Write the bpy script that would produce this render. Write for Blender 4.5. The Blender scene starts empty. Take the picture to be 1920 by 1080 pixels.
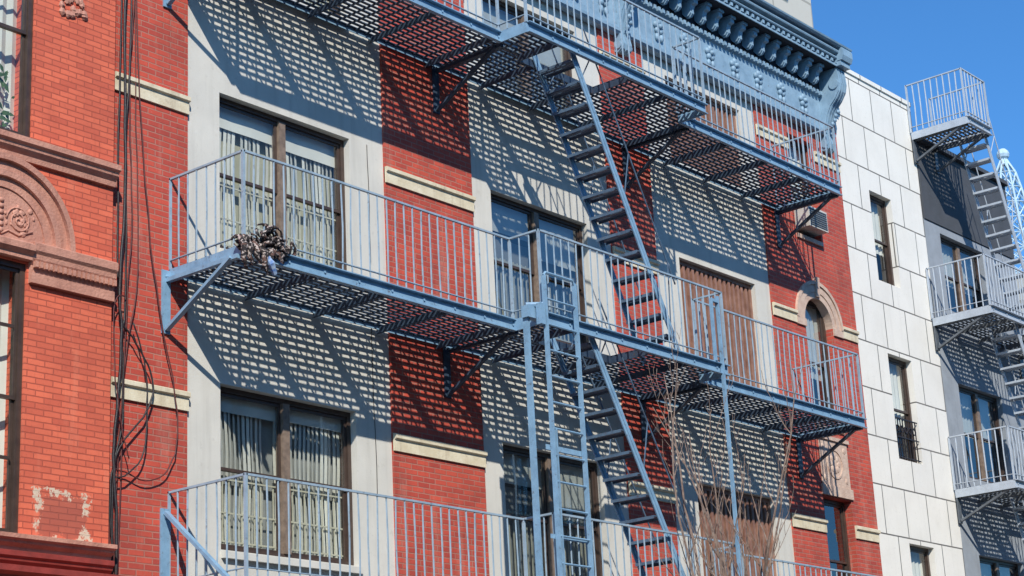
import bpy, math, random
import bmesh
from mathutils import Vector, Matrix, noise
random.seed(7)
R=random.uniform
COL=bpy.context.scene.collection

# ------------------------------------------------------------------ mesh builder
class MB:
    def __init__(s): s.v=[]; s.f=[]; s.m=[]
    def add(s,vs,fs,mi=0):
        o=len(s.v); s.v+= [tuple(v) for v in vs]
        for f in fs: s.f.append(tuple(i+o for i in f)); s.m.append(mi)
    def quad(s,a,b,c,d,mi=0): s.add([a,b,c,d],[(0,1,2,3)],mi)
    def box(s,x0,x1,y0,y1,z0,z1,mi=0):
        s.add([(x0,y0,z0),(x1,y0,z0),(x1,y1,z0),(x0,y1,z0),(x0,y0,z1),(x1,y0,z1),(x1,y1,z1),(x0,y1,z1)],
              [(0,3,2,1),(4,5,6,7),(0,1,5,4),(1,2,6,5),(2,3,7,6),(3,0,4,7)],mi)
    def beam(s,p0,p1,w,h,up=(0,0,1),mi=0):
        p0=Vector(p0);p1=Vector(p1);d=(p1-p0).normalized();up=Vector(up)
        sd=d.cross(up)
        if sd.length<1e-4: sd=d.cross(Vector((0,1,0)))
        sd.normalize(); u=sd.cross(d).normalized()
        a=sd*w/2;b=u*h/2
        vs=[p0-a-b,p0+a-b,p0+a+b,p0-a+b,p1-a-b,p1+a-b,p1+a+b,p1-a+b]
        s.add(vs,[(0,1,2,3),(7,6,5,4),(0,4,5,1),(1,5,6,2),(2,6,7,3),(3,7,4,0)],mi)
    def tube(s,pts,r,n=6,mi=0):
        pts=[Vector(p) for p in pts]
        rs=r if isinstance(r,(list,tuple)) else [r]*len(pts)
        o=len(s.v); prev=None
        for i,p in enumerate(pts):
            d=(pts[min(i+1,len(pts)-1)]-pts[max(i-1,0)])
            if d.length<1e-7: d=Vector((0,0,1))
            d.normalize()
            if prev is None:
                ref=Vector((0,0,1)) if abs(d.z)<.9 else Vector((1,0,0))
                a=d.cross(ref).normalized()
            else:
                a=(prev-d*prev.dot(d))
                a=a.normalized() if a.length>1e-5 else d.orthogonal().normalized()
            prev=a; b=d.cross(a)
            for k in range(n):
                t=2*math.pi*k/n
                s.v.append(tuple(p+(a*math.cos(t)+b*math.sin(t))*rs[i]))
        for i in range(len(pts)-1):
            for k in range(n):
                k2=(k+1)%n
                s.f.append((o+i*n+k,o+i*n+k2,o+(i+1)*n+k2,o+(i+1)*n+k)); s.m.append(mi)
        s.f.append(tuple(o+k for k in range(n))[::-1]); s.m.append(mi)
        s.f.append(tuple(o+(len(pts)-1)*n+k for k in range(n))); s.m.append(mi)
    def prof(s,pr,x0,x1,mi=0):
        n=len(pr)
        vs=[(x0,y,z) for y,z in pr]+[(x1,y,z) for y,z in pr]
        fs=[(i,(i+1)%n,n+(i+1)%n,n+i) for i in range(n)]+[tuple(range(n))[::-1],tuple(range(n,2*n))]
        s.add(vs,fs,mi)
    def ball(s,c,r,sx=1,sy=1,sz=1,nu=10,nv=6,mi=0,nz=0):
        vs=[];fs=[]
        for j in range(nv+1):
            th=math.pi*j/nv
            for i in range(nu):
                ph=2*math.pi*i/nu
                d=Vector((math.sin(th)*math.cos(ph),math.sin(th)*math.sin(ph),math.cos(th)))
                k=r*(1+nz*noise.noise(d*2.1+Vector(c)*7))
                vs.append((c[0]+d.x*k*sx,c[1]+d.y*k*sy,c[2]+d.z*k*sz))
        for j in range(nv):
            for i in range(nu):
                i2=(i+1)%nu
                fs.append((j*nu+i,(j+1)*nu+i,(j+1)*nu+i2,j*nu+i2))
        s.add(vs,fs,mi)
    def ring(s,cx,cz,r0,r1,y0,y1,a0=0,a1=math.pi,n=24,mi=0):
        vs=[];fs=[]
        for i in range(n+1):
            a=a0+(a1-a0)*i/n;c=math.cos(a);q=math.sin(a)
            vs+=[(cx+r0*c,y0,cz+r0*q),(cx+r1*c,y0,cz+r1*q),(cx+r1*c,y1,cz+r1*q),(cx+r0*c,y1,cz+r0*q)]
        for i in range(n):
            b=4*i
            for k in range(4):
                k2=(k+1)%4
                fs.append((b+k,b+k2,b+4+k2,b+4+k))
        fs+=[(3,2,1,0),(4*n,4*n+1,4*n+2,4*n+3)]
        s.add(vs,fs,mi)
    def wall(s,x0,x1,z0,z1,y0,y1,holes,mi=0):
        xs=sorted({x0,x1,*[h[0] for h in holes],*[h[1] for h in holes]})
        zs=sorted({z0,z1,*[h[2] for h in holes],*[h[3] for h in holes]})
        for i in range(len(xs)-1):
            for j in range(len(zs)-1):
                cx=(xs[i]+xs[i+1])/2;cz=(zs[j]+zs[j+1])/2
                if any(h[0]<cx<h[1] and h[2]<cz<h[3] for h in holes): continue
                s.quad((xs[i],y0,zs[j]),(xs[i+1],y0,zs[j]),(xs[i+1],y0,zs[j+1]),(xs[i],y0,zs[j+1]),mi)
        for (a,b,c,d) in holes:
            s.quad((a,y0,c),(a,y0,d),(a,y1,d),(a,y1,c),mi); s.quad((b,y0,d),(b,y0,c),(b,y1,c),(b,y1,d),mi)
            s.quad((a,y0,d),(b,y0,d),(b,y1,d),(a,y1,d),mi); s.quad((a,y0,c),(a,y1,c),(b,y1,c),(b,y0,c),mi)
        s.quad((x0,y0,z0),(x0,y0,z1),(x0,y1,z1),(x0,y1,z0),mi); s.quad((x1,y0,z1),(x1,y0,z0),(x1,y1,z0),(x1,y1,z1),mi)
        s.quad((x0,y0,z1),(x1,y0,z1),(x1,y1,z1),(x0,y1,z1),mi)
    def obj(s,name,parent=None,mats=None,smooth=False,recalc=True,**props):
        me=bpy.data.meshes.new(name); me.from_pydata(s.v,[],s.f); 
        if mats is not None:
            if not isinstance(mats,(list,tuple)): mats=[mats]
            for m in mats: me.materials.append(m)
            if len(mats)>1:
                me.polygons.foreach_set("material_index",s.m)
        if recalc:
            bm=bmesh.new(); bm.from_mesh(me); bmesh.ops.recalc_face_normals(bm,faces=bm.faces); bm.to_mesh(me); bm.free()
        if smooth: me.polygons.foreach_set("use_smooth",[True]*len(me.polygons))
        me.update()
        o=bpy.data.objects.new(name,me); COL.objects.link(o)
        if parent is not None:
            o.parent=parent
            if parent.type=='EMPTY': o.matrix_parent_inverse=Matrix.Translation(-parent.location)
        for k,v in props.items(): o[k]=v
        return o
def dup(o,loc):
    n=o.copy(); n.location=loc; COL.objects.link(n); n.parent=o.parent; return n
def thing(name,loc,label,category,**p):
    e=bpy.data.objects.new(name,None); e.location=loc; COL.objects.link(e)
    e["label"]=label; e["category"]=category
    for k,v in p.items(): e[k]=v
    return e

# ------------------------------------------------------------------ materials
def newmat(name):
    m=bpy.data.materials.new(name); m.use_nodes=True; nt=m.node_tree
    return m,nt,nt.nodes["Principled BSDF"]
def N(nt,t,**k):
    n=nt.nodes.new(t)
    for a,b in k.items(): setattr(n,a,b)
    return n
def L(nt,a,b): nt.links.new(a,b)
def mixc(nt,fac,a,b,mode='MIX'):
    n=N(nt,'ShaderNodeMix',data_type='RGBA',blend_type=mode)
    for s,v in ((n.inputs[0],fac),(n.inputs[6],a),(n.inputs[7],b)):
        if isinstance(v,(int,float)): s.default_value=v
        elif isinstance(v,tuple): s.default_value=(*v,1) if len(v)==3 else v
        else: L(nt,v,s)
    return n.outputs[2]
def math_(nt,op,a,b=None,c=None,clamp=False):
    n=N(nt,'ShaderNodeMath',operation=op); n.use_clamp=clamp
    for i,v in enumerate((a,b,c)):
        if v is None: continue
        if isinstance(v,(int,float)): n.inputs[i].default_value=v
        else: L(nt,v,n.inputs[i])
    return n.outputs[0]
def ramp(nt,f,p0,p1,c0=(0,0,0),c1=(1,1,1)):
    n=N(nt,'ShaderNodeValToRGB'); e=n.color_ramp.elements
    e[0].position=p0;e[1].position=p1;e[0].color=(*c0,1);e[1].color=(*c1,1); L(nt,f,n.inputs[0]); return n.outputs[0]
def pos(nt,sx=1,sy=1,sz=1):
    g=N(nt,'ShaderNodeNewGeometry'); m=N(nt,'ShaderNodeMapping'); m.inputs['Scale'].default_value=(sx,sy,sz)
    L(nt,g.outputs['Position'],m.inputs[0]); return m.outputs[0]
def nz(nt,vec,scale,det=4,rough=.6):
    n=N(nt,'ShaderNodeTexNoise'); n.inputs['Scale'].default_value=scale; n.inputs['Detail'].default_value=det; n.inputs['Roughness'].default_value=rough
    L(nt,vec,n.inputs['Vector']); return n.outputs['Fac']
def bump(nt,b,h,st,dist=.02,prev=None):
    n=N(nt,'ShaderNodeBump'); n.inputs['Strength'].default_value=st; n.inputs['Distance'].default_value=dist
    L(nt,h,n.inputs['Height'])
    if prev is not None: L(nt,prev,n.inputs['Normal'])
    L(nt,n.outputs[0],b.inputs['Normal']); return n.outputs[0]
def surf(name,c,c2=None,rough=.7,scale=3,fine=40,bs=.3,bd=.01,streak=0.0,metal=0,lo=.35,hi=.65,dirt=(.05,.045,.04)):
    m,nt,b=newmat(name); c2=c2 or tuple(x*.75 for x in c)
    p=pos(nt); f=ramp(nt,nz(nt,p,scale),lo,hi)
    col=mixc(nt,f,c,c2)
    if streak:
        s=ramp(nt,nz(nt,pos(nt,5,5,.35),1.3,5,.65),.52,.8)
        s2=math_(nt,'MULTIPLY',s,streak)
        col=mixc(nt,s2,col,dirt)
        s=ramp(nt,nz(nt,p,13,5,.7),.60,.70)
        col=mixc(nt,math_(nt,'MULTIPLY',s,streak*.6),col,dirt)
    L(nt,col,b.inputs['Base Color']); b.inputs['Roughness'].default_value=rough; b.inputs['Metallic'].default_value=metal
    bump(nt,b,nz(nt,p,fine,3),bs,bd)
    return m
def brick(name,c1,c2,mort,w=.215,h=.075,ms=.009,dirt=.35,patch=None,off=.5,rough=.75,bs=.6,dcol=(.12,.035,.03),pale=(.5,.3,.25),palef=.25,freq=2,wob=.008,bias=-.1):
    m,nt,b=newmat(name)
    g=N(nt,'ShaderNodeNewGeometry'); sp=N(nt,'ShaderNodeSeparateXYZ'); L(nt,g.outputs['Position'],sp.inputs[0])
    x,y,z=sp.outputs
    u=math_(nt,'ADD',x,y); cb=N(nt,'ShaderNodeCombineXYZ'); L(nt,u,cb.inputs[0]); L(nt,z,cb.inputs[1])
    wb=N(nt,'ShaderNodeTexNoise'); wb.inputs['Scale'].default_value=9; L(nt,g.outputs['Position'],wb.inputs['Vector'])
    wv=N(nt,'ShaderNodeVectorMath',operation='MULTIPLY_ADD'); L(nt,wb.outputs['Color'],wv.inputs[0]); wv.inputs[1].default_value=(wob,wob,0); L(nt,cb.outputs[0],wv.inputs[2])
    t=N(nt,'ShaderNodeTexBrick'); t.offset=off; t.offset_frequency=freq; t.inputs['Scale'].default_value=1; t.inputs['Brick Width'].default_value=w; t.inputs['Row Height'].default_value=h
    t.inputs['Mortar Size'].default_value=ms; t.inputs['Mortar Smooth'].default_value=.25; t.inputs['Bias'].default_value=bias
    t.inputs['Color1'].default_value=(*c1,1);t.inputs['Color2'].default_value=(*c2,1);t.inputs['Mortar'].default_value=(*mort,1)
    L(nt,wv.outputs[0],t.inputs['Vector'])
    col=t.outputs['Color']
    p=g.outputs['Position']
    f=ramp(nt,nz(nt,p,1.3,6,.65),.42,.75); col=mixc(nt,math_(nt,'MULTIPLY',f,dirt),col,dcol)
    f=ramp(nt,nz(nt,pos(nt,3,3,.5),1.1,5,.7),.55,.8); col=mixc(nt,math_(nt,'MULTIPLY',f,palef),col,pale)
    f=ramp(nt,nz(nt,pos(nt,6,6,.5),1.7,5,.7),.55,.8); col=mixc(nt,math_(nt,'MULTIPLY',f,dirt*.8),col,dcol)
    f=ramp(nt,nz(nt,p,28,3,.7),.60,.72); col=mixc(nt,math_(nt,'MULTIPLY',f,.35),col,dcol)
    f=ramp(nt,nz(nt,p,40,3,.7),.66,.72); col=mixc(nt,math_(nt,'MULTIPLY',f,palef*1.3),col,pale)
    if patch:
        cx,cz,wx,wz=patch
        dx=math_(nt,'DIVIDE',math_(nt,'ABSOLUTE',math_(nt,'SUBTRACT',x,cx)),wx)
        dz=math_(nt,'DIVIDE',math_(nt,'ABSOLUTE',math_(nt,'SUBTRACT',z,cz)),wz)
        d=math_(nt,'MAXIMUM',dx,dz)
        n1=nz(nt,p,9,5,.75); d=math_(nt,'ADD',d,math_(nt,'MULTIPLY',math_(nt,'SUBTRACT',n1,.5),1.3))
        ins=ramp(nt,d,.70,.76,(1,1,1),(0,0,0)); mid=math_(nt,'MULTIPLY',ramp(nt,d,.72,.76),ramp(nt,d,.92,.96,(1,1,1),(0,0,0)))
        col=mixc(nt,math_(nt,'MULTIPLY',ins,.6),col,(.30,.085,.06))
        n2=ramp(nt,nz(nt,p,8,3,.6),.46,.52)
        col=mixc(nt,math_(nt,'MULTIPLY',mid,n2),col,(.66,.52,.38))
    L(nt,col,b.inputs['Base Color']); b.inputs['Roughness'].default_value=rough
    inv=math_(nt,'SUBTRACT',1.0,t.outputs['Fac'])
    pb=bump(nt,b,inv,bs,.012); bump(nt,b,nz(nt,p,60,4,.7),.35,.006,pb)
    return m

M={}
M['brickL']=brick('red painted brick old',(.80,.170,.085),(.58,.108,.058),(.46,.090,.050),w=.20,h=.060,ms=.006,dirt=.42,patch=(10.83,4.94,.34,.26),dcol=(.34,.065,.038),pale=(.80,.34,.21),palef=.4,bs=.8)
M['brick']=brick('red painted brick main',(.62,.088,.050),(.42,.056,.038),(.46,.18,.13),w=.20,h=.065,ms=.008,dirt=.6,dcol=(.20,.045,.032),pale=(.58,.32,.24),palef=.55,bs=.8)
M['stucco']=surf('grey stucco',(.66,.635,.565),(.575,.555,.495),rough=.9,scale=1.2,fine=70,bs=.25,streak=.3,dirt=(.28,.26,.22))
M['cream']=surf('cream painted stone',(.76,.68,.50),(.64,.55,.38),rough=.75,scale=6,fine=50,streak=.6,dirt=(.24,.17,.11))
M['pinkst']=surf('weathered pinkish stone',(.66,.50,.39),(.54,.38,.29),scale=7,fine=40,bs=.5,bd=.02,streak=.45,dirt=(.24,.13,.09))
M['brownst']=surf('painted brownstone',(.58,.285,.20),(.47,.215,.15),scale=5,fine=35,bs=.45,bd=.02,streak=.6,dirt=(.17,.065,.045))
M['darkred']=surf('dark red painted cornice',(.34,.055,.042),(.24,.04,.03),rough=.45,scale=8,streak=.4)
def metal(name,c,c2,rough=.42,rust=.5):
    m,nt,b=newmat(name); p=pos(nt)
    col=mixc(nt,ramp(nt,nz(nt,p,6,5,.7),.4,.65),c,c2)
    col=mixc(nt,math_(nt,'MULTIPLY',ramp(nt,nz(nt,p,17,5,.75),.58,.68),rust),col,(.09,.055,.045))
    L(nt,col,b.inputs['Base Color']); b.inputs['Roughness'].default_value=rough
    bump(nt,b,nz(nt,p,55,3),.25,.004); return m
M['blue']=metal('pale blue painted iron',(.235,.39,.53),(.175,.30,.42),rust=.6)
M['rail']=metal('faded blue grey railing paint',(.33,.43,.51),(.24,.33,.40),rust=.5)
M['blueg']=metal('weathered blue grating in shade tone',(.040,.068,.11),(.025,.042,.07),rough=.55,rust=.6)  # slat colour darkened to carry the underside shade; rust specks are real
M['joist']=metal('rusty blue iron in shade tone',(.04,.068,.11),(.025,.04,.065),rough=.5,rust=.6)  # darker copy of the blue iron, with the shade below platforms in its colour
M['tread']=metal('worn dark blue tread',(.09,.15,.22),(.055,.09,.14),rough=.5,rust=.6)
M['bluecor']=metal('pale blue grey painted cornice',(.27,.40,.50),(.20,.31,.40),rough=.55,rust=.5)
M['corshade']=surf('painted shade in cornice recess',(.010,.015,.028),(.007,.010,.016),rough=.8)  # near-black colour painted in as the shade between cornice mouldings
M['greyiron']=metal('silver grey painted iron',(.46,.51,.56),(.38,.42,.46),rust=.2)
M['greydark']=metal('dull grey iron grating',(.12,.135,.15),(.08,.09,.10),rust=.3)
M['frame']=surf('dark brown window frame',(.075,.048,.036),(.05,.033,.026),rough=.4,scale=9,fine=40,bs=.1)
M['framemid']=surf('weathered brown mullion',(.26,.19,.14),(.16,.115,.085),rough=.5,scale=14,fine=40,bs=.15)
M['wood']=surf('reddish brown shutter wood',(.36,.19,.13),(.23,.11,.075),rough=.55,scale=7,fine=30,bs=.3,streak=.5)
M['black']=surf('black cable rubber',(.018,.016,.017),(.03,.022,.022),rough=.5)
M['redcab']=surf('cable painted red brown',(.13,.028,.022),(.09,.02,.018),rough=.55)
M['blind']=surf('pale window blind',(.72,.72,.66),(.62,.62,.57),rough=.8,scale=2,fine=20,bs=.1)
M['slat']=surf('white vertical blind slat',(.82,.81,.72),(.70,.69,.61),rough=.6,scale=3)
M['gate']=surf('ivory security gate',(.62,.59,.46),(.50,.47,.36),rough=.5,scale=5)
M['shade']=surf('yellowish shade',(.44,.43,.32),(.34,.335,.25),rough=.8,scale=2)
M['shade2']=surf('grey shade',(.32,.33,.32),(.21,.22,.215),rough=.8,scale=2)
M['room']=surf('dark room interior',(.07,.07,.072),(.10,.09,.08),rough=.9)
M['tar']=surf('roof tar',(.06,.06,.06),rough=.9)
M['charcoal']=surf('charcoal paint with shadow tone',(.075,.08,.09),(.06,.065,.072),rough=.8,streak=.2)  # dark paint and the upper wall's shadow together in one colour
M['bluegrey']=surf('blue grey wall paint',(.32,.35,.38),(.27,.295,.32),rough=.8,streak=.25)
M['asphalt']=surf('asphalt',(.05,.05,.052),(.04,.04,.04),rough=.9,scale=2,fine=90,bs=.6)
M['concrete']=surf('pavement concrete',(.20,.19,.175),(.16,.15,.14),rough=.9,scale=2,fine=60,streak=0)
M['kerb']=surf('granite kerb',(.22,.22,.22),rough=.8,scale=20)
M['line']=surf('white road paint',(.7,.7,.68),(.5,.5,.48),rough=.7,scale=12)
M['bark']=surf('grey brown bark',(.31,.225,.175),(.17,.12,.095),rough=.85,scale=14,fine=60,bs=.6)
M['plastic']=surf('off white air conditioner plastic',(.6,.58,.52),(.5,.48,.42),rough=.5,scale=5)
M['leafg']=surf('houseplant leaf',(.10,.17,.05),(.05,.10,.03),rough=.5,scale=8)
M['tank']=surf('pale blue lattice paint',(.50,.66,.76),(.42,.56,.66),rough=.5,scale=3)
def cloth():
    m,nt,b=newmat('mottled dark and ivory fabric'); p=pos(nt)
    f=ramp(nt,nz(nt,p,34,2,.5),.54,.58); col=mixc(nt,f,(.022,.017,.017),(.48,.40,.36))
    f=ramp(nt,nz(nt,p,19,2,.5),.58,.62); col=mixc(nt,f,col,(.13,.07,.055))
    L(nt,col,b.inputs['Base Color']); b.inputs['Roughness'].default_value=.9; bump(nt,b,nz(nt,p,80,3),.7,.01); return m
M['cloth']=cloth()
M['bluecloth']=surf('bright blue cloth',(.05,.16,.45),(.4,.5,.6),rough=.7,scale=25)
def glass(name,tint,refl=.10,edge=.5,bs=.05):
    m,nt,b=newmat(name); nt.nodes.remove(b)
    out=nt.nodes['Material Output']
    tr=N(nt,'ShaderNodeBsdfTransparent'); tr.inputs[0].default_value=(*tint,1)
    gl=N(nt,'ShaderNodeBsdfGlossy'); gl.inputs['Roughness'].default_value=.012
    lw=N(nt,'ShaderNodeLayerWeight'); lw.inputs[0].default_value=.5
    fac=math_(nt,'ADD',math_(nt,'MULTIPLY',math_(nt,'POWER',lw.outputs['Facing'],3.0),edge),refl,clamp=True)
    bm=N(nt,'ShaderNodeBump'); bm.inputs['Strength'].default_value=bs; bm.inputs['Distance'].default_value=.02
    L(nt,nz(nt,pos(nt,1.5,1,.6),1.8,1),bm.inputs['Height']); L(nt,bm.outputs[0],gl.inputs['Normal'])
    mx=N(nt,'ShaderNodeMixShader'); L(nt,fac,mx.inputs[0]); L(nt,tr.outputs[0],mx.inputs[1]); L(nt,gl.outputs[0],mx.inputs[2]); L(nt,mx.outputs[0],out.inputs[0])
    return m
M['glass']=glass('window glass',(.94,.96,.94),.08,.4,bs=.12)
M['glassd']=glass('tinted window glass',(.76,.80,.80),.20,.4,bs=.12)
M['white']=brick('white panel cladding',(.85,.815,.73),(.79,.76,.69),(.11,.10,.09),w=.74,h=.80,ms=.013,dirt=.24,off=.5,bs=.3,dcol=(.48,.45,.39),pale=(.86,.83,.77),palef=.3,rough=.7,freq=2,wob=0)
M['beige']=brick('beige distant cladding',(.55,.52,.45),(.52,.49,.42),(.35,.33,.28),w=3,h=1.5,ms=.06,dirt=.1,dcol=(.3,.27,.23),palef=.1)
M['opp']=brick('tan brick opposite',(.27,.21,.16),(.23,.17,.13),(.3,.27,.24),dirt=.3,palef=.1)

# ------------------------------------------------------------------ windows
def pane(mb,x0,x1,z0,z1,y):
    t=R(-.005,.005); q=R(-.005,.005)
    mb.quad((x0,y+t,z0),(x1,y-t,z0),(x1,y-t+q,z1),(x0,y+t+q,z1))
def pleat(c,x0,x1,z0,z1,y,p=.06,a=.012):
    n=max(2,int((x1-x0)/p))
    for i in range(n):
        xa=x0+(x1-x0)*i/n; xb=x0+(x1-x0)*(i+1)/n; s=a if i%2 else -a
        c.quad((xa,y+s,z0),(xb,y-s,z0),(xb,y-s,z1),(xa,y+s,z1))
def window(parent,x0,x1,z0,z1,y,style='A',double=True,fm='frame',gm='glass',sill=None,name='window',dim=False):
    g=MB(); f=MB(); cx=(x0+x1)/2; zm=z0+(z1-z0)*.5
    fw=.055
    spans=[(x0+fw,cx-.05),(cx+.05,x1-fw)] if double else [(x0+fw,x1-fw)]
    for a,b in spans:
        pane(g,a+.03,b-.03,zm+.02,z1-fw-.03,y+.035)
        pane(g,a+.03,b-.03,z0+fw+.03,zm-.02,y+.060)
    win=g.obj(name,parent,M[gm],recalc=False)
    f.box(x0,x0+fw,y,y+.12,z0,z1); f.box(x1-fw,x1,y,y+.12,z0,z1); f.box(x0+fw,x1-fw,y,y+.12,z1-fw,z1); f.box(x0+fw,x1-fw,y,y+.12,z0,z0+fw)
    for a,b in spans:
        for (c,d,yy) in ((zm-.02,z1-fw,y+.02),(z0+fw,zm+.02,y+.048)):
            f.box(a+.002,a+.032,yy,yy+.026,c,d); f.box(b-.032,b-.002,yy,yy+.026,c,d)
            f.box(a+.032,b-.032,yy+.001,yy+.025,d-.036,d-.002); f.box(a+.032,b-.032,yy+.001,yy+.025,c+.002,c+.036)
    f.obj('frame',win,M[fm])
    if double:
        k=MB(); k.box(cx-.048,cx+.048,y-.02,y+.1,z0+fw,z1-fw); k.obj('mullion',win,M['framemid'])
    if sill is not None:
        k=MB(); k.prof([(y+.02,z0+.002),(-.03,z0-.02),(-.03,z0-.09),(y+.02,z0-.09)],x0-.0,x1+.0); k.obj('sill',win,sill)
    if style=='A':
        c=MB(); 
        for i,(a,b) in enumerate(spans):
            d=R(.08,.14) if dim else R(.12,.22)
            pleat(c,a,b,z1-(z1-z0)*d,z1,y+.10,.3,.003)
        c.obj('blind',win,M['blind'])
        c=MB(); x=x0+.05; ph=R(0,6)
        while x<x1-.05:
            w=.050; an=R(.05,.5)
            if R(0,1)>(.12 if dim else .04):
                n=8; 
                for j in range(n):
                    za=z0+(z1-z0)*j/n; zb=z0+(z1-z0)*(j+1)/n; s1=.012*math.sin(j*1.1+x*3+ph); s2=.012*math.sin((j+1)*1.1+x*3+ph)
                    c.quad((x+s1,y+.125,za),(x+w+s1,y+.125+w*an,za),(x+w+s2,y+.125+w*an,zb),(x+s2,y+.125,zb))
            x+=.064+R(-.005,.005)
        c.obj('vertical_blind',win,M['slat'])
        c=MB()
        for a,b in spans:
            x=a+.04
            while x<b: c.box(x,x+.013,y+.095,y+.105,z0+.05,zm-.05); x+=.09
            for zz in (z0+.12,z0+.42,zm-.1): c.box(a,b,y+.084,y+.094,zz,zz+.018)
        c.obj('security_gate',win,M['gate'])
        c=MB(); c.quad((x0,y+.2,z0),(x1,y+.2,z0),(x1,y+.2,z1),(x0,y+.2,z1)); c.obj('shade',win,M['shade'] if not dim else M['shade2'])
    elif style=='B':
        c=MB()
        for a,b in spans:
            x=a+.04
            while x<b: c.box(x,x+.020,y+.095,y+.105,z0+.05,zm+.1); x+=.085
            for zz in (z0+.1,zm+.05): c.box(a,b,y+.084,y+.094,zz,zz+.025)
        c.obj('security_gate',win,M['gate'])
        c=MB(); c.quad((x0,y+.17,z0),(x1,y+.17,z0),(x1,y+.17,zm+.4),(x0,y+.17,zm+.4)); c.obj('shade',win,M['shade2'])
        c=MB(); pleat(c,spans[-1][0],spans[-1][1],z1-.65,z1,y+.10,.3,.003); pleat(c,spans[0][0],spans[0][1],z1-.45,z1,y+.10,.3,.003); c.obj('blind',win,M['blind'])
    elif style in 'DW':
        c=MB(); d=R(.5,.9) if style=='D' else 1
        pleat(c,x0,x1,z1-(z1-z0)*d,z1,y+(.12 if style=='D' else .26),.06,.012)
        c.obj('curtain',win,M['blind'])
    return win
def shutter(parent,x0,x1,z0,z1,y):
    f=MB(); x=x0+.07
    while x<x1-.08:
        f.box(x,x+.055,y+.0+R(0,.01),y+.05,z0+.06,z1-.06); x+=.118
    w=f.obj('shutter',parent,M['wood'])
    f=MB(); f.box(x0,x0+.06,y,y+.1,z0,z1);f.box(x1-.06,x1,y,y+.1,z0,z1);f.box(x0+.06,x1-.06,y,y+.1,z1-.06,z1);f.box(x0+.06,x1-.06,y,y+.1,z0,z0+.06)
    for k in (.33,.7): zz=z0+(z1-z0)*k; f.box(x0+.06,x1-.06,y+.055,y+.08,zz,zz+.05)
    f.obj('frame',w,M['wood'])
    f=MB(); f.quad((x0,y+.16,z0),(x1,y+.16,z0),(x1,y+.16,z1),(x0,y+.16,z1)); f.obj('backing',w,M['room'])
def core(parent,x0,x1,z1,y0=1.0,y1=13,side=None):
    c=MB(); c.box(x0+.02,x1-.02,y0,y1,0.01,z1-.35); c.obj('interior_wall',parent,M['room'])
    c=MB(); c.box(x0+.01,x1-.01,.31,y1+.1,z1-.34,z1-.05); c.obj('roof',parent,M['tar'])
    if side:
        c=MB(); c.box(x0+.003,x0+.019,.305,y1,0,z1-.36); c.box(x1-.019,x1-.003,.305,y1,0,z1-.36); c.obj('party_wall',parent,side)

# ------------------------------------------------------------------ main building
B=thing('apartment_building',(19,0,0),"red brick apartment building with grey stucco bays and blue cornice","building")
XL,XR=11.40,26.65
win_rows=[(11.42,12.75),(8.10,9.90),(4.85,6.60)]
bays=[(12.44,15.50,12.91,14.93),(17.10,20.02,17.49,19.50),(21.07,24.08,21.67,23.67)]
bricks=[(XL,12.44),(15.50,17.10),(20.02,21.07),(24.08,XR)]
for i,(a,b) in enumerate(bricks):
    holes=[]
    if i==3: holes=[(25.02,25.80,11.05,12.75),(25.03,25.87,7.95,10.02),(25.05,25.90,4.9,6.8)]
    w=MB(); w.wall(a,b,0,14.2,0,.3,holes); w.obj('brick_wall',B,M['brick'],recalc=False)
for (a,b,c,d) in bays:
    w=MB(); w.wall(a,b,0,14.0,.025,.3,[(c,d,z0,z1) for z0,z1 in win_rows]+[(c,d,.9,3.3)]); w.obj('stucco_panel',B,M['stucco'],recalc=False)
for bi,(a,b,c,d) in enumerate(bays):
    for ri,(z0,z1) in enumerate(win_rows):
        if bi==2: shutter(B,c,d,z0,z1,.10)
        else: window(B,c,d,z0,z1,.115,{0:'A',1:'B'}[bi],sill=M['stucco'],gm='glass' if bi==0 else 'glassd',dim=(ri==2))
    window(B,c,d,.9,3.3,.15,'D',sill=M['stucco'])
window(B,25.02,25.80,11.05,12.75,.12,'D',double=False,sill=M['pinkst'])
window(B,25.03,25.87,7.95,10.02,.13,'D',double=False,sill=M['pinkst'],gm='glassd')
window(B,25.05,25.90,4.9,6.8,.13,'N',double=False,sill=M['pinkst'],gm='glassd')
def band(a,b,z0,z1,m=None,p=.025):
    k=MB(); k.prof([(.01,z0),(-p,z0),(-p,z1-.07),(-p-.03,z1-.055),(-p-.03,z1-.012),(-p-.01,z1),(.01,z1)],a,b); k.obj('stone_band',B,m or M['cream'])
for zt in (9.69,6.42):
    band(XL+.04,12.44,zt-.2,zt); band(15.5,17.1,zt-.2,zt); band(20.02,21.07,zt-.2,zt)
    band(24.08,24.75 if zt>9 else 25.03,zt-.2,zt); band(26.15 if zt>9 else 25.92,26.63,zt-.2,zt)
for a,b in bricks[1:]:
    if b<26: band(a,b,12.45,12.63)
band(24.08,25.0,12.45,12.63); band(25.82,26.63,12.45,12.63)
k=MB(); cx,cz=25.45,9.60
k.ring(cx,cz,.42,.52,-.005,.14); k.ring(cx,cz,.52,.64,-.018,.05); k.ring(cx,cz,.64,.70,-.04,.02)
k.prof([(.01,cz+.44),(-.04,cz+.44),(-.06,cz+.76),(.01,cz+.76)],cx-.05,cx+.05)
for s in (-1,1): k.box(cx+s*.56-.138,cx+s*.56+.138,-.03,.02,9.48,9.6)
k.obj('arch_surround',B,M['pinkst'])
k=MB(); k.box(25.02,25.94,-.03,.02,6.82,6.98); k.box(25.06,25.90,-.012,.02,6.98,7.70); k.box(25.02,25.94,-.04,.02,7.7,7.76)
k.ring(25.48,7.34,.21,.24,-.025,.0,0,2*math.pi,24)
for i in range(8):
    a=i*math.pi/4; k.ball((25.48+.11*math.cos(a),-.012,7.34+.11*math.sin(a)),.05,1,.35,1,8,5)
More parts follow.
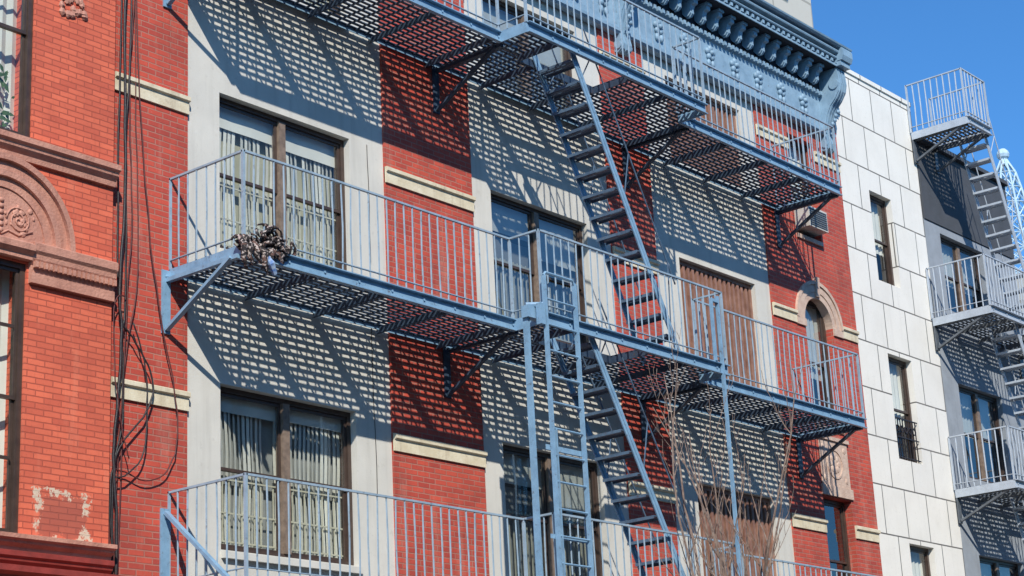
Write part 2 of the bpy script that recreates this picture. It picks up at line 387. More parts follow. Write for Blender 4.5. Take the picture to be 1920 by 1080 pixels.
for s in (-1,1): k.ball((25.48+s*.32,-.01,7.1),.05,1,.35,1,8,5); k.ball((25.48+s*.32,-.01,7.58),.05,1,.35,1,8,5)
k.obj('carved_panel',B,M['pinkst'])
core(B,XL,XR,14.3,side=M['brick'])

# cornice
C=MB(); ce=26.40
C.prof([(.0,12.97),(-.10,12.97),(-.13,13.0),(-.13,13.05),(-.06,13.1),(-.06,13.64),(-.10,13.68),(-.10,13.73),(-.0,13.73)],XL,ce)
C.prof([(-.0,14.09),(-.46,14.09),(-.46,14.125),(-.10,14.125)],XL,ce)
C.prof([(-.0,14.205),(-.49,14.205),(-.50,14.22),(-.50,14.235),(-.1,14.235)],XL,ce)
C.prof([(-.0,14.30),(-.53,14.30),(-.54,14.32),(-.54,14.335),(-.1,14.335)],XL,ce)
C.prof([(-.0,14.385),(-.57,14.385),(-.60,14.405),(-.61,14.43),(-.30,14.50),(.30,14.50),(.30,14.3),(.0,14.3)],XL,ce)
cor=C.obj('cornice',B,M['bluecor'])
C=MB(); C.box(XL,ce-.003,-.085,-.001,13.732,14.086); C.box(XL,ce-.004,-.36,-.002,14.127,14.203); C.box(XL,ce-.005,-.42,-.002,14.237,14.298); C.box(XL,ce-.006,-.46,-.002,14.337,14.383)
C.box(XL,ce-.007,-.44,-.09,14.082,14.0885); C.obj('recess',cor,M['corshade'])  # dark strips put in the cornice gaps as painted shade
k=MB()
pr=[(-.085,13.85),(-.13,13.79),(-.20,13.79),(-.235,13.83),(-.24,13.90),(-.26,13.95),(-.32,13.97),(-.32,14.08),(-.085,14.08)]
k.prof(pr,-.05,.05); k.prof([(-.09,13.86),(-.14,13.772),(-.205,13.772),(-.25,13.82),(-.255,13.90),(-.12,13.95)],-.018,.018)
k.box(-.066,.066,-.35,-.09,14.035,14.079)
mod0=k.obj('modillion',cor,M['bluecor']); x=XL+.2; first=True
while x<ce-.1:
    if not(20.30<x<20.75 or x>26.0):
        if first: mod0.location.x=x; first=False
        else: dup(mod0,(x,0,0))
    x+=.33
d=MB(); x=XL+.1
while x<ce-.05: d.box(x,x+.055,-.145,-.102,13.66,13.725); x+=.11
x=XL+.1
while x<ce-.05: d.box(x,x+.06,-.475,-.362,14.135,14.197); x+=.15
d.obj('dentil_course',cor,M['bluecor'],kind='stuff')
ros=MB()
for i in range(5):
    a=i*2*math.pi/5+.3; ros.ball((.075*math.cos(a),-.02,.075*math.sin(a)),.055,1,.7,1,8,5)
ros.ball((0,-.05,0),.042,1,1,1,8,5)
ros.ball((-.055,-.02,-.17),.045,1,.7,1.4,8,5);ros.ball((.055,-.02,-.17),.045,1,.7,1.4,8,5)
r0=ros.obj('rosette',cor,M['bluecor'],smooth=True); r0.location=(21.45,-.06,13.42)
x=21.45-.68*13
while x<26.0:
    if abs(x-21.45)>.1 and abs(x-20.5)>.3 and x>XL+.1: dup(r0,(x,-.06,13.42))
    x+=.68
def bigbracket(x,w=.24):
    k=MB()
    pr=[(0,12.72),(-.06,12.70),(-.12,12.74),(-.14,12.82),(-.12,12.92),(-.11,13.02),(-.13,13.16),(-.18,13.32),(-.25,13.45),(-.35,13.55),(-.43,13.67),(-.46,13.80),(-.45,13.95),(-.44,14.05),(-.44,14.08),(0,14.08)]
    k.prof(pr,x-w/2,x+w/2)
    for s in (-.075,0,.075):
        k.prof([(y-.022,z) for y,z in pr[1:-2]]+[(-.05,14.0),(-.05,12.76)],x+s-.018,x+s+.018)
    k.tube([(x-w/2-.02,-.36,13.80),(x+w/2+.02,-.36,13.80)],.09,14)
    k.tube([(x-w/2-.02,-.08,12.80),(x+w/2+.02,-.08,12.80)],.055,12)
    k.box(x-w/2-.03,x+w/2+.03,-.55,-.02,14.086,14.17)
    k.prof([(-.0,14.172),(-.58,14.172),(-.61,14.25),(-.61,14.36),(-.56,14.43),(-.1,14.53),(0,14.53)],x-w/2-.04,x+w/2+.04)
    k.prof([(-.56,14.43),(-.51,14.49),(-.40,14.54),(-.2,14.55),(-.2,14.44)],x-.07,x+.07)
    for i in range(6): k.ball((x+R(-.06,.06),-.17-.03*i,13.1+.07*i-.1),.038,1,.8,1,8,5)
    k.obj('console_bracket',cor,M['bluecor'])
for x in (11.8,20.52,26.22): bigbracket(x)
k=MB(); k.box(XL+.02,XR-.02,-.01,.3,14.21,14.35); k.obj('parapet',B,M['brick'])

# ------------------------------------------------------------------ old building next door
A=thing('brick_townhouse',(8.5,0,0),"old bright red brick townhouse with brownstone arch and ledges","building")
ya=-.10; ax0,ax1=5.0,11.375
hl=[(8.95,10.37,8.60,10.9),(9.72,10.36,4.70,7.34),(6.3,7.6,8.6,10.9),(6.6,7.4,4.7,7.34),(6.3,7.6,.9,3.4),(8.95,10.3,.2,3.2),(8.95,10.37,12.0,14.0)]
w=MB(); w.wall(ax0,ax1,0,15,ya,.3,hl); w.obj('brick_wall',A,M['brickL'],recalc=False)
for h in hl: window(A,*h[:2],*h[2:],-.075,'W' if h[2]>4 else 'D',double=False,gm='glass')  # full white curtains added in place of a pale reflection in the glass
for (a,b,z0,z1) in hl[:2]:
    if a<9.5:
        k=MB(); k.box(9.64,9.68,-.07,-.045,z0+.08,z1-.08); k.obj('muntin',A,M['frame'])
    for zz in ([z0+(z1-z0)*.74] if a<9.5 else [z0+(z1-z0)*.28,z0+(z1-z0)*.76]): k=MB(); k.box(a+.1,b-.1,-.067,-.047,zz-.016,zz+.016); k.obj('muntin',A,M['frame'])
def ledge(z0,z1,p,x0=ax0,x1=ax1,m='brownst',name='stone_ledge'):
    h=z1-z0
    k=MB(); k.prof([(ya+.01,z0),(ya-p*.3,z0),(ya-p*.35,z0+h*.25),(ya-p*.7,z0+h*.45),(ya-p*.75,z0+h*.6),(ya-p,z0+h*.7),(ya-p,z0+h*.95),(ya-p*.8,z1),(ya+.01,z1)],x0,x1); k.obj(name,A,M[m])
ledge(8.36,8.58,.13); 
ledge(7.25,7.55,.10,10.38); ledge(7.36,7.50,.10,ax0,9.7)
k=MB(); k.box(10.38,ax1-.003,ya-.05,ya+.01,7.15,7.25)
x=10.4
while x<ax1-.04: k.box(x,x+.03,ya-.09,ya-.045,7.3,7.36); x+=.055
k.obj('capital',A,M['brownst'])
for cxx in (10.04,7.0):
    k=MB(); cz=7.54
    k.ring(cxx,cz,.50,.60,ya-.03,ya+.02,n=36);k.ring(cxx,cz,.60,.66,ya-.07,ya+.02,n=36);k.ring(cxx,cz,.66,.76,ya-.045,ya+.02,n=36);k.ring(cxx,cz,.76,.82,ya-.09,ya+.02,n=36)
    k.ring(cxx,cz,.0,.50,ya-.015,ya+.02,n=36)
    k.prof([(ya+.01,7.36),(ya-.07,7.36),(ya-.07,7.40),(ya-.12,7.44),(ya-.12,7.50),(ya-.06,7.535),(ya+.01,7.535)],cxx-.84,cxx+.84 if cxx<9 else 10.375)
    k.obj('stone_arch',A,M['brownst'])
    k=MB()
    for s in (-1,1):
        pts=[]
        for i in range(40):
            t=i/39; a=t*4.6*math.pi; r=.13*(1-t)+.012
            pts.append((cxx+s*(.20+r*math.cos(a+math.pi)),ya-.02,cz+.2+r*math.sin(a)))
        k.tube(pts,.010,6)
        k.tube([(cxx,ya-.02,cz+.03),(cxx+s*.08,ya-.02,cz+.08),(cxx+s*.2,ya-.02,cz+.05),(cxx+s*.36,ya-.02,cz+.12)],.010,6)
        for i in range(18):
            a=R(0,math.pi*2); rr=R(.04,.19); k.ball((cxx+s*(.2+rr*math.cos(a)),ya-.018,cz+.2+rr*math.sin(a)),.020,R(.6,2.0),.5,R(.6,1.6),7,5)
    for i in range(6): k.ball((cxx,ya-.02,cz+.07+i*.06),.025,1.2,.6,1,7,5)
    k.obj('floral_carving',A,M['brownst'],smooth=True)
ledge(4.57,4.72,.14); ledge(4.40,4.57,.10,ax0,ax1+.0,'darkred','painted_cornice'); ledge(4.18,4.40,.34,ax0,ax1+.18,'darkred','painted_cornice')
k=MB()
for i in range(16): k.ball((10.84+R(-.16,.16),ya-.01,10.14+R(-.05,.14)),.04,1,.5,1,7,5,nz=.5)
k.obj('floral_carving',A,M['brownst'])
core(A,ax0,ax1,15,side=M['brickL'])
P=thing('houseplant',(10.08,.09,8.62),"green houseplant standing inside a townhouse window","plant")
k=MB()
for i in range(60):
    p=Vector((10.10+R(-.2,.13),.08+R(-.04,.04),9.08+R(-.32,.3))); d=Vector((R(-1,1),R(-.2,.2),R(-1,.6))).normalized()*R(.07,.13); s=Vector((d.z,0,-d.x))*.22
    k.quad(p,p+d*.5+s,p+d,p+d*.5-s)
k.obj('leaves',P,M['leafg'],recalc=False)
k=MB(); k.tube([(10.08,.09,8.62),(10.08,.09,8.78)],[.05,.07],12); k.tube([(10.08,.09,8.78),(10.10,.08,9.3)],.010,5); k.obj('pot',P,M['brownst'])

# ------------------------------------------------------------------ white building
W=thing('panelled_building',(28.1,0,0),"narrow white panel clad building with small dark windows","building")
wx0,wx1=26.66,29.58
hw=[(27.66,28.42,10.80,12.42),(27.68,28.50,7.72,9.52),(27.70,28.54,4.5,6.32),(27.7,28.5,.4,3.2)]
w=MB(); w.wall(wx0,wx1,0,14.5,.03,.3,hw); w.obj('panel_wall',W,M['white'],recalc=False)
k=MB(); k.box(wx0,wx1,.005,.34,14.502,14.58); k.obj('coping',W,M['white'])
for i,h in enumerate(hw): window(W,*h,.14,'D',double=False,gm='glass')
k=MB()
for i in range(9): xx=27.74+i*.085; k.box(xx,xx+.014,.06,.075,7.74,8.45)
for zz in (7.76,8.1,8.42): k.box(27.70,28.48,.045,.058,zz,zz+.02)
for i in range(5): k.ring(27.80+i*.14,8.26,.045,.06,.05,.07,0,2*math.pi,12)
k.obj('window_guard',W,M['black'])
core(W,wx0,wx1,14.5,side=M['white'])

# ------------------------------------------------------------------ grey building
G=thing('painted_building',(31.2,0,0),"narrow charcoal and blue grey painted building with wide windows","building")
gx0,gx1=29.59,33.2
hg=[(30.15,31.85,10.75,12.2),(30.15,31.85,7.7,9.4),(30.15,31.85,4.5,6.35)]
w=MB(); w.wall(gx0,gx1,12.35,13.85,.0,.3,[]); w.obj('upper_wall',G,M['charcoal'],recalc=False)
w=MB(); w.wall(gx0,gx1,0,12.35,.02,.3,hg); w.obj('lower_wall',G,M['bluegrey'],recalc=False)
k=MB(); k.box(gx0,gx1,-.08,.3,13.852,13.93); k.obj('coping',G,M['charcoal'])
for h in hg: window(G,*h,.12,'D',gm='glassd')
core(G,gx0,gx1,13.85,side=M['charcoal'])
G2=thing('brick_building',(39,0,0),"tan brick lower building at the end of the row","building")
hh=[(34.2+i*2,35.2+i*2,z,z+1.6) for i in range(5) for z in (1.0,4.6,7.8)]
w=MB(); w.wall(33.21,45,0,11,.02,.3,hh); w.obj('wall',G2,M['opp'],recalc=False)
for h in hh: window(G2,*h,.14,'D',double=False,gm='glassd')
core(G2,33.21,45,11,side=M['opp'])

# ------------------------------------------------------------------ fire escapes
def railing(path,z,h=1.0,sp=.14,r=.0095,top=(.030,.022)):
    k=MB()
    for si,(a,b) in enumerate(zip(path[:-1],path[1:])):
        A_=Vector((a[0],a[1],0));B_=Vector((b[0],b[1],0));Ln=(B_-A_).length
        n=max(1,round(Ln/sp)); d=(B_-A_)/n; e=.001*si
        for i in range(n+1):
            p=A_+d*i
            if i==0 and si>0: continue
            if i in(0,n): k.box(p.x-.015,p.x+.015,p.y-.015,p.y+.015,z,z+h+.014)
            else:
                j=R(-.007,.007)
                k.tube([(p.x+j,p.y,z+.01),(p.x+j*.5+R(-.011,.011),p.y+R(-.008,.008),z+h*.5),(p.x+R(-.007,.007),p.y,z+h-.006)],r,5)
        m=max(1,round(Ln/1.5)); prevp=A_+Vector((0,0,z+h+e))
        for q in range(1,m+1):
            nx=A_+(B_-A_)*q/m+Vector((0,0,z+h+e+(R(-.010,.006) if q<m else 0)))
            k.beam(prevp,nx,top[0],top[1]); prevp=nx
        k.beam(A_+Vector((0,0,z+.1+e)),B_+Vector((0,0,z+.1+e)),.026,.010)
    return k
def platform(x0,x1,d,z,bump=None,hole=None,sp=.080,sw=.040,js=1.02,cb=.17):
    k=MB(); D=bump[2] if bump else d
    y=-.05
    while y>-D+.03:
        segs=[(x0+.02,x1-.02)] if y>-d+.02 else [(bump[0]+.02,bump[1]-.02)]
        if hole and hole[3]<y<hole[2]:
            ns=[]
            for a,b in segs: ns+= [(a,min(b,hole[0])),(max(a,hole[1]),b)]
            segs=[s for s in ns if s[1]-s[0]>.05]
        for a,b in segs: k.box(a,b,y-sw/2,y+sw/2,z-.008,z+R(0,.004))
        y-=sp
    x=x0+cb*.6
    while x<x1-.05:
        yo=-d
        if bump and bump[0]<x<bump[1]: yo=-D
        if hole and hole[0]-.02<x<hole[1]+.02: yo=hole[2]
        xj=x+R(-.006,.006)
        k.box(xj-.012,xj+.012,yo+.01,-.01,z-.022,z-.0085); x+=cb
    g=[]; n=round((x1-x0)/js); st=(x1-x0-.04)/n
    for i in range(n+1):
        xx=x0+.02+st*i; yo=-d; q=MB()
        if bump and bump[0]<xx<bump[1]: yo=-D
        if hole and hole[0]<xx<hole[1]: yo=hole[2]
        q.box(xx-.006,xx+.006,yo+.02,-.0,z-.105,z-.023); q.box(xx+.006,xx+.055,yo+.02,-.0,z-.034,z-.0235); g.append(q)
    if hole:
        q=MB()
        q.box(hole[0]-.02,hole[0],hole[3],hole[2],z-.09,z+.01); q.box(hole[1],hole[1]+.02,hole[3],hole[2],z-.09,z+.01)
        q.box(hole[0]-.02,hole[1]+.02,hole[2],hole[2]+.02,z-.088,z+.012); g.append(q)
    c=MB(); hgt=.14; zb=z-.115; zt=zb+hgt
    pth=[(x0,0),(x0,-d)]+([(bump[0],-d),(bump[0],-D),(bump[1],-D),(bump[1],-d)] if bump else [])+[(x1,-d),(x1,0)]
    for i,(a,b) in enumerate(zip(pth[:-1],pth[1:])):
        c.beam((a[0],a[1],(zb+zt)/2+.001*i),(b[0],b[1],(zb+zt)/2+.001*i),.014,hgt)
        if abs(a[0]-b[0])>.01:
            c.beam((a[0],a[1]-.03,zt-.006),(b[0],b[1]-.03,zt-.006),.052,.012); c.beam((a[0],a[1]-.025,zb+.006),(b[0],b[1]-.025,zb+.006),.045,.012)
    c.beam((x0,-.03,z-.03),(x1,-.03,z-.03),.01,.06)
    x=x0+.1
    while x<x1:
        yy=-d-.008 if not(bump and bump[0]<x<bump[1]) else -D-.008
        c.tube([(x,yy,z-.04),(x,yy-.012,z-.04)],.014,6); x+=.51
    return k,g,c,pth
def bracket(x,z,d,h=.62,up=False):
    k=MB(); s=1 if up else -1
    k.box(x-.055,x+.055,-.022,-.002,min(z,z+s*h),max(z,z+s*h)+.0)
    k.beam((x,-.03,z+s*(h-.04)),(x,-d+.12,z+s*(-.02 if up else .1)),.055,.035)
    k.beam((x+.02,-.02,z-.105),(x+.02,-d+.03,z-.105),.055,.045)
    for q in (.1,.9): k.ball((x,-.03,z+s*h*q),.02,1,1,1,6,4)
    return k
F=thing('fire_escape',(18.4,-.6,4.3),"pale blue iron fire escape with railed balconies, stairs and drop ladder","fire escape")
fx0,fx1,fd,fD=12.20,24.50,1.13,1.57
bx0,bx1=16.40,20.20
hole=(17.05,18.55,-.92,-1.53)
for li,z in enumerate((4.33,7.67,11.33)):
    k,g,c,pth=platform(fx0,fx1,fd,z,(bx0,bx1,fD),hole)
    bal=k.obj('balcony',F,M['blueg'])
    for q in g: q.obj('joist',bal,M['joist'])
    c.obj('edge_beam',bal,M['blue'])
    railing(pth,z+.02).obj('railing',bal,M['rail'])
    for bx in (fx0,16.47,20.45,fx1-.05):
        if li==0 and bx==fx0: bracket(bx-.06,z,fd,.85,up=True).obj('bracket',bal,M['blue'])
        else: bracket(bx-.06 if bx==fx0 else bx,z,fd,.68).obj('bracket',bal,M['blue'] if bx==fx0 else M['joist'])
def stair(par,p0,p1,yi,yo,nst,mt,mtr,hr=True,w=.10):
    k=MB()
    for y in (yi,yo):
        k.beam((p0[0],y,p0[1]),(p1[0],y,p1[1]),.016,w); 
        k.beam((p0[0],y,p0[1]),(p1[0],y,p1[1]),.032,.018)
    st=k.obj('stair',par,mt)
    dx=(p1[0]-p0[0])/nst; dz=(p1[1]-p0[1])/nst
    t=MB(); W2=abs(yo-yi)/2-.012
    for a in (-.10,-.03,.04): t.box(a,a+.055,-W2,W2,-.012,.0)
    t.box(-.104,-.102,-W2,W2,-.035,.002); t.box(.095,.099,-W2,W2,-.035,.002)
    t0=None
    for i in range(1,nst):
        loc=(p0[0]+dx*i,(yi+yo)/2,p0[1]+dz*i)
        if t0 is None: t0=t.obj('tread',st,mtr); t0.location=loc
        else: dup(t0,loc).rotation_euler=(R(-.012,.012),R(-.02,.02),0)
    if hr:
        for y in (yi,yo):
            h=MB()
            h.tube([(p0[0]+.30,y,p0[1]+.35),(p1[0]+.02,y,p1[1]+.95)],.011,6)
            for q in (.12,.5,.92):
                bx_=p0[0]+(p1[0]-p0[0])*q; bz=p0[1]+(p1[1]-p0[1])*q
                ex=p0[0]+.30+(p1[0]-p0[0]-.28)*q; ez=p0[1]+.35+(p1[1]+.95-p0[1]-.35)*q
                h.tube([(bx_,y,bz),(ex,y,ez)],.009,5)
            h.obj('handrail',st,mtr)
    return st
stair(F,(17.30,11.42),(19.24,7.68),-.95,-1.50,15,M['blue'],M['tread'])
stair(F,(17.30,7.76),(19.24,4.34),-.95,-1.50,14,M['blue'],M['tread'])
k=MB()
for x in (16.33,16.90): k.box(x-.010,x+.010,-1.70,-1.64,3.1,8.10)
k.box(16.385,16.40,-1.69,-1.65,3.1,6.3)
k.tube([(16.33,-1.67,8.10),(16.36,-1.67,8.14),(16.87,-1.67,8.14),(16.90,-1.67,8.10)],.018,6)
lad=k.obj('drop_ladder',F,M['blue'])
k=MB(); k.tube([(-.283,0,0),(.283,0,0)],.013,6); r_=k.obj('rung',lad,M['blue']); z=3.25; r_.location=(16.615,-1.67,z); z+=.305
while z<8.0: dup(r_,(16.615,-1.67,z)); z+=.305
k=MB(); k.box(16.13,16.17,-1.56,-1.49,3.0,7.66); k.box(16.10,16.33,-1.60,-1.50,7.58,7.72); k.box(16.22,16.30,-1.69,-1.62,7.5,7.75)
k.tube([(16.16,-1.52,7.74),(16.30,-1.66,7.74)],.035,8); k.box(16.25,17.0,-1.636,-1.626,6.05,6.11); k.box(16.25,17.0,-1.636,-1.626,5.05,5.1)
k.obj('ladder_guide',lad,M['blue'])
k=MB(); k.box(20.02,20.06,-1.63,-1.59,3.2,8.6); k.box(19.86,20.02,-1.64,-1.60,8.5,8.54); k.box(19.86,19.89,-1.64,-1.60,7.7,8.5); k.obj('support_pole',F,M['blue'])

F2=thing('fire_escape',(31,-.6,4),"silver grey iron fire escape with small railed balconies on charcoal building","fire escape")
for (z,a,b) in ((13.93,29.45,30.35),(10.42,29.42,32.9),(7.38,29.5,32.9),(4.3,29.5,32.9)):
    hole2=(30.9,31.7,-.45,-1.02) if z<13 else None
    k,g,c,pth=platform(a,b,1.1,z,None,hole2,js=.85)
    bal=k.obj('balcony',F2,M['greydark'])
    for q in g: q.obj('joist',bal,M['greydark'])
    c.obj('edge_beam',bal,M['greyiron'])
    railing(pth,z+.02,.92,sp=.12,r=.012).obj('railing',bal,M['greyiron'])
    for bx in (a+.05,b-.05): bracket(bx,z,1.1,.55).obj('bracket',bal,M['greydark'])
stair(F2,(30.30,13.95),(31.70,10.42),-.5,-1.0,14,M['greyiron'],M['greyiron'])
stair(F2,(30.55,10.42),(31.9,7.40),-.5,-1.0,12,M['greyiron'],M['greyiron'])
stair(F2,(30.55,7.38),(31.9,4.32),-.5,-1.0,12,M['greyiron'],M['greyiron'])

# ------------------------------------------------------------------ fabric bundle
k=MB()
for i in range(30):
    c0=Vector((12.20+R(-.12,.60),-1.16+R(-.06,.07),7.72+R(-.06,.06)))
    if i%4==0: c0.z+=.13; c0.x=12.48+R(-.05,.07)
    pts=[]; a=R(0,6); rr=R(.04,.09); ax=R(-.6,.6)
    for j in range(11):
        t=a+j*.55; pts.append(c0+Vector((rr*1.5*math.cos(t),.5*rr*math.sin(t*1.3+ax),rr*.8*math.sin(t))))
    k.tube(pts,[R(.008,.026) for _ in pts],7)
for (xx,zz,ln) in ((12.10,7.70,.30),(12.38,7.66,.26),(12.46,7.68,.20),(12.18,7.70,.24),(12.28,7.68,.18),(12.6,7.68,.12)):
    k.tube([(xx,-1.17,zz+.05),(xx+.03,-1.22,zz-.05),(xx+.02,-1.21,zz-ln*.6),(xx+.06,-1.22,zz-ln)],[.03,.04,.028,.012],7)
for cc in ((12.52,-1.16,7.76),(12.70,-1.13,7.72),(12.20,-1.15,7.72)): k.ball(cc,.075,1.4,.8,.75,14,9,nz=.7)
S_=k.obj('fabric_bundle',None,M['cloth'],smooth=True); S_["label"]="tangled dark and ivory fabric bundle hung over balcony edge"; S_["category"]="cloth"
k=MB(); k.tube([(12.42,-1.20,7.62),(12.48,-1.23,7.52),(12.54,-1.22,7.42)],[.02,.04,.022],8); k.obj('blue_tassel',S_,M['bluecloth'])

# ------------------------------------------------------------------ air conditioner
AC=thing('air_conditioner',(25.4,0,11.08),"off-white window air conditioner resting on an upper window sill","air conditioner")
k=MB(); k.box(25.09,25.66,-.22,.12,11.12,11.46); k.obj('case',AC,M['plastic'])
k=MB()
for i in range(8): k.box(25.12,25.63,-.232,-.221,11.15+i*.037,11.165+i*.037)
k.obj('grille',AC,M['greydark'],kind='stuff')

# ------------------------------------------------------------------ cables
def cable(pts,r=.012,y=-.07,m='black',lab="black cable running down the brick wall",jit=.008):
    P_=[Vector(p) for p in pts]; out=[]; r*=.8
    for i in range(len(P_)-1):
        p0=P_[max(i-1,0)];p1=P_[i];p2=P_[i+1];p3=P_[min(i+2,len(P_)-1)]
        for t in (0,.2,.4,.6,.8):
            q=.5*((2*p1)+(p2-p0)*t+(2*p0-5*p1+4*p2-p3)*t*t+(3*p1-p0-3*p2+p3)*t**3)
            out.append((q.x+R(-jit,jit),y,q.y))
    out.append((P_[-1].x,y,P_[-1].y))
    k=MB(); k.tube(out,r,6); o=k.obj('cable',None,M[m],smooth=True); o["label"]=lab; o["category"]="cable"; o["group"]="cables on the brick facade"
    return o
cable([(11.50,14.0),(11.52,12),(11.49,10),(11.52,8.5),(11.47,7.3),(11.50,6.9),(11.46,6.2),(11.42,5.6),(11.46,4.9),(11.45,3.5)],.019,-.11)
cable([(11.57,14.0),(11.56,12),(11.60,10.2),(11.55,9.0),(11.57,7.4),(11.53,6.8),(11.55,6.0),(11.45,5.5),(11.44,4.6),(11.47,3.4)],.013,-.08)
cable([(11.62,14.0),(11.66,11),(11.60,9.6),(11.65,8.2),(11.60,7.2),(11.56,5.9),(11.5,3.4)],.009,-.06,'redcab',"thin red brown cable clipped to the brick wall")
cable([(11.46,14.0),(11.47,11),(11.45,9),(11.47,7.4),(11.52,7.0),(11.66,6.85),(11.85,6.60),(11.93,6.35),(11.80,6.05),(11.58,5.80),(11.45,5.55),(11.40,5.2),(11.44,4.6),(11.44,3.4)],.012,-.08,lab="black cable looping loosely down the brick wall")
cable([(11.64,13.5),(11.68,10.5),(11.86,8.2),(12.05,7.1),(12.22,6.4),(12.26,5.9),(12.12,5.55),(11.85,5.42),(11.55,5.48),(11.43,5.35),(11.42,4.2)],.009,-.06,'redcab',"thin red brown cable hanging in a wide loop")
cable([(11.54,7.25),(11.40,7.15),(11.41,6.5),(11.5,5.9),(11.60,5.6)],.008,-.12,'redcab',"thin red brown cable loop beside the bundle")
cable([(11.66,7.0),(11.78,6.7),(11.84,6.3),(11.80,5.7),(11.6,5.45),(11.46,5.4)],.010,-.09,lab="black cable looping loosely down the brick wall")
cable([(11.49,13.5),(11.62,12.0),(11.70,9.2),(11.74,7.6),(11.60,6.6),(11.5,5.2),(11.5,3.4)],.008,-.05,'redcab',"thin red brown cable clipped to the brick wall")
cable([(15.22,9.9),(15.23,8.6),(15.20,7.9),(15.23,6.0),(15.22,4.3)],.005,.015,lab="thin black wire running down grey stucco",jit=.008)

# ------------------------------------------------------------------ bare street tree
T=thing('street_tree',(16.95,-3.5,0),"bare street tree with tangled upright grey brown branches","tree")
tx,ty=16.95,-3.5
k=MB(); k.tube([(tx,ty,0),(tx+.02,ty,.8),(tx-.02,ty+.02,1.8),(tx,ty,2.4)],[.13,.10,.09,.085],10); k.obj('trunk',T,M['bark'],smooth=True)
k=MB()
def branch(p,d,ln,r,lev):
    n=11 if lev==0 else 6; pts=[p.copy()]; q=p.copy(); dd=d.copy(); jj=.16 if lev==0 else .22
    for i in range(n):
        dd=(dd+Vector((R(-jj,jj),R(-jj,jj),.14))).normalized(); q=q+dd*ln/n; pts.append(q.copy())
    k.tube(pts,[max(.0026,r*(1-.85*i/n)) for i in range(n+1)],5 if lev<2 else 3)
    if lev>=2: return
    for j in range({0:10,1:4}[lev]):
        i=random.randint(1,n-1); a=R(0,6.283); sp=R(.25,.8)
        nd=(dd+Vector((math.cos(a)*sp,math.sin(a)*sp,R(-.1,.3)))).normalized()
        branch(pts[i],nd,ln*R(.08,.26),r*(1-.8*i/n)*.55,lev+1)
for i in range(15):
    a=i*2.4+R(-.4,.4); sp=R(.02,.18)
    branch(Vector((tx+R(-.12,.12),ty+R(-.1,.1),2.3+R(-.6,.3))),Vector((math.cos(a)*sp-.015,math.sin(a)*sp,1)).normalized(),R(2.5,4.95),.026,0)
k.obj('crown',T,M['bark'])

# ------------------------------------------------------------------ far things
H=thing('office_tower',(56,25,0),"tall beige distant building with window strips","building")
k=MB(); k.box(46,62.5,20,34,0,60); k.obj('wall',H,M['beige'])
k=MB()
for i in range(3):
    for j in range(18): x=47+i*5; k.box(x,x+3.6,19.95,19.99,3+j*3.1,5.2+j*3.1)
k.obj('window_strip',H,M['glassd'])
WT=thing('low_building',(56,10,0),"distant low beige block carrying a pale lattice mast","building")
k=MB(); k.box(50,58,7,14,0,17.2); k.obj('wall',WT,M['beige'])
k=MB(); mx_,my_=52.6,8.4; z0,z1=17.2,21.9; nl=9
def rad(z): return .08+.85*((z1-z)/(z1-z0))**.55
for i in range(8):
    a=i*math.pi/4
    k.tube([(mx_+rad(z0+(z1-z0)*j/nl)*math.cos(a),my_+rad(z0+(z1-z0)*j/nl)*math.sin(a),z0+(z1-z0)*j/nl) for j in range(nl+1)],.035,5)
    for j in range(nl):
        za=z0+(z1-z0)*j/nl; zb=z0+(z1-z0)*(j+1)/nl
        for s in (-1,1):
            b=a+s*math.pi/4; k.tube([(mx_+rad(za)*math.cos(a),my_+rad(za)*math.sin(a),za),(mx_+rad(zb)*math.cos(b),my_+rad(zb)*math.sin(b),zb)],.022,4)
for j in range(1,nl):
    zz=z0+(z1-z0)*j/nl; k.tube([(mx_+rad(zz)*math.cos(t*math.pi/8),my_+rad(zz)*math.sin(t*math.pi/8),zz) for t in range(17)],.025,4)
k.ball((mx_,my_,22.05),.2)
LM=k.obj('lattice_mast',None,M['tank']); LM["label"]="pale blue tapering lattice mast with round finial on rooftop"; LM["category"]="mast"
O=thing('tenement_building',(22,-20,0),"tan brick tenement across the street with regular windows","building")
ho=[(x,x+1.1,z,z+1.8) for x in [i*2.4-3.5 for i in range(22)] for z in (1.0,4.6,7.9,11.2)]
w=MB(); w.wall(-5,50,0,14.5,-19.5,-19.8,ho); w.obj('wall',O,M['opp'],recalc=False)
k=MB(); k.box(-5,50,-30,-20.2,0,14.3); k.obj('interior_wall',O,M['room'])
k=MB(); k.box(-5,50,-19.5,-18.9,14.5,15.0); k.obj('cornice',O,M['cream'])
k=MB()
for h in ho: k.quad((h[0],-19.72,h[2]),(h[1],-19.72,h[2]),(h[1],-19.72,h[3]),(h[0],-19.72,h[3])); 
k.obj('window_panes',O,M['glassd'],recalc=False,kind='stuff')

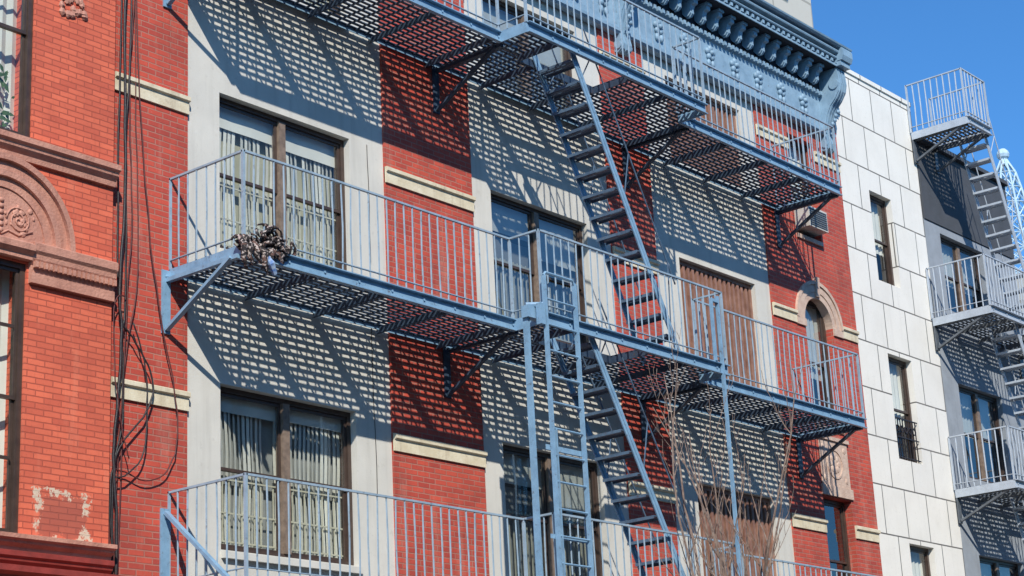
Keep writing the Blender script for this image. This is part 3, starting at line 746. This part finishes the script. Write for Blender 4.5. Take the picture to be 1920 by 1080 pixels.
# ------------------------------------------------------------------ ground
k=MB(); k.quad((-1500,-1500,-.15),(1500,-1500,-.15),(1500,1500,-.15),(-1500,1500,-.15)); k.obj('ground',None,M['asphalt'],kind='structure')
k=MB(); k.box(-60,120,-4.2,13,-.14,0); k.obj('pavement',None,M['concrete'],kind='structure')
k=MB(); k.box(-60,120,-19.6,-12.6,-.14,-.0); k.obj('pavement',None,M['concrete'],kind='structure')
k=MB(); k.box(-60,120,-4.35,-4.202,-.14,.004); k.box(-60,120,-12.598,-12.45,-.14,.004); k.obj('kerb',None,M['kerb'],kind='structure')
k=MB(); x=-60
while x<120: k.quad((x,-8.46,-.146),(x+3,-8.46,-.146),(x+3,-8.34,-.146),(x,-8.34,-.146)); x+=9
k.obj('road_marking',None,M['line'],recalc=False,kind='structure')

# ------------------------------------------------------------------ light
sd=Vector((.85,1.0,-1.03)).normalized()
el=math.asin(-sd.z); az=math.atan2(-sd.x,-sd.y)
sun=bpy.data.lights.new('sun','SUN'); sun.energy=5.0; sun.angle=math.radians(.5); sun.color=(1,.955,.88)
so=bpy.data.objects.new('sun',sun); so.rotation_euler=sd.to_track_quat('-Z','Y').to_euler(); so.location=(0,-20,30); COL.objects.link(so)
w=bpy.data.worlds.new('World'); bpy.context.scene.world=w; w.use_nodes=True; nt=w.node_tree
sky=nt.nodes.new('ShaderNodeTexSky'); sky.sky_type='NISHITA'; sky.sun_disc=False; sky.sun_elevation=el; sky.sun_rotation=az; sky.air_density=1.0; sky.dust_density=.2; sky.ozone_density=2.0
tint=mixc(nt,1.0,sky.outputs[0],(.56,1.20,1.78),'MULTIPLY')
nt.links.new(tint,nt.nodes['Background'].inputs[0]); nt.nodes['Background'].inputs[1].default_value=.10

# ------------------------------------------------------------------ camera
D1=Vector((.6424,.1946,.7412)); U=Vector((-.0488,-.9548,.2931)); Yv=Vector((-.7647,.2245,.6039))
rt=Vector((D1.x,Yv.x,U.x)).normalized(); dn=Vector((D1.y,Yv.y,U.y)); dn=(dn-rt*dn.dot(rt)).normalized(); fw=rt.cross(dn)
cam=bpy.data.cameras.new('camera'); cam.lens=3542/1920*36; cam.sensor_width=36; cam.clip_end=3000; cam.clip_start=.1
co=bpy.data.objects.new('camera',cam); COL.objects.link(co)
m=Matrix(((rt.x,-dn.x,-fw.x,0),(rt.y,-dn.y,-fw.y,-14.5),(rt.z,-dn.z,-fw.z,1.6),(0,0,0,1)))
co.matrix_world=m; bpy.context.scene.camera=co
vs=bpy.context.scene.view_settings; vs.view_transform='Standard'; vs.look='None'; vs.exposure=0
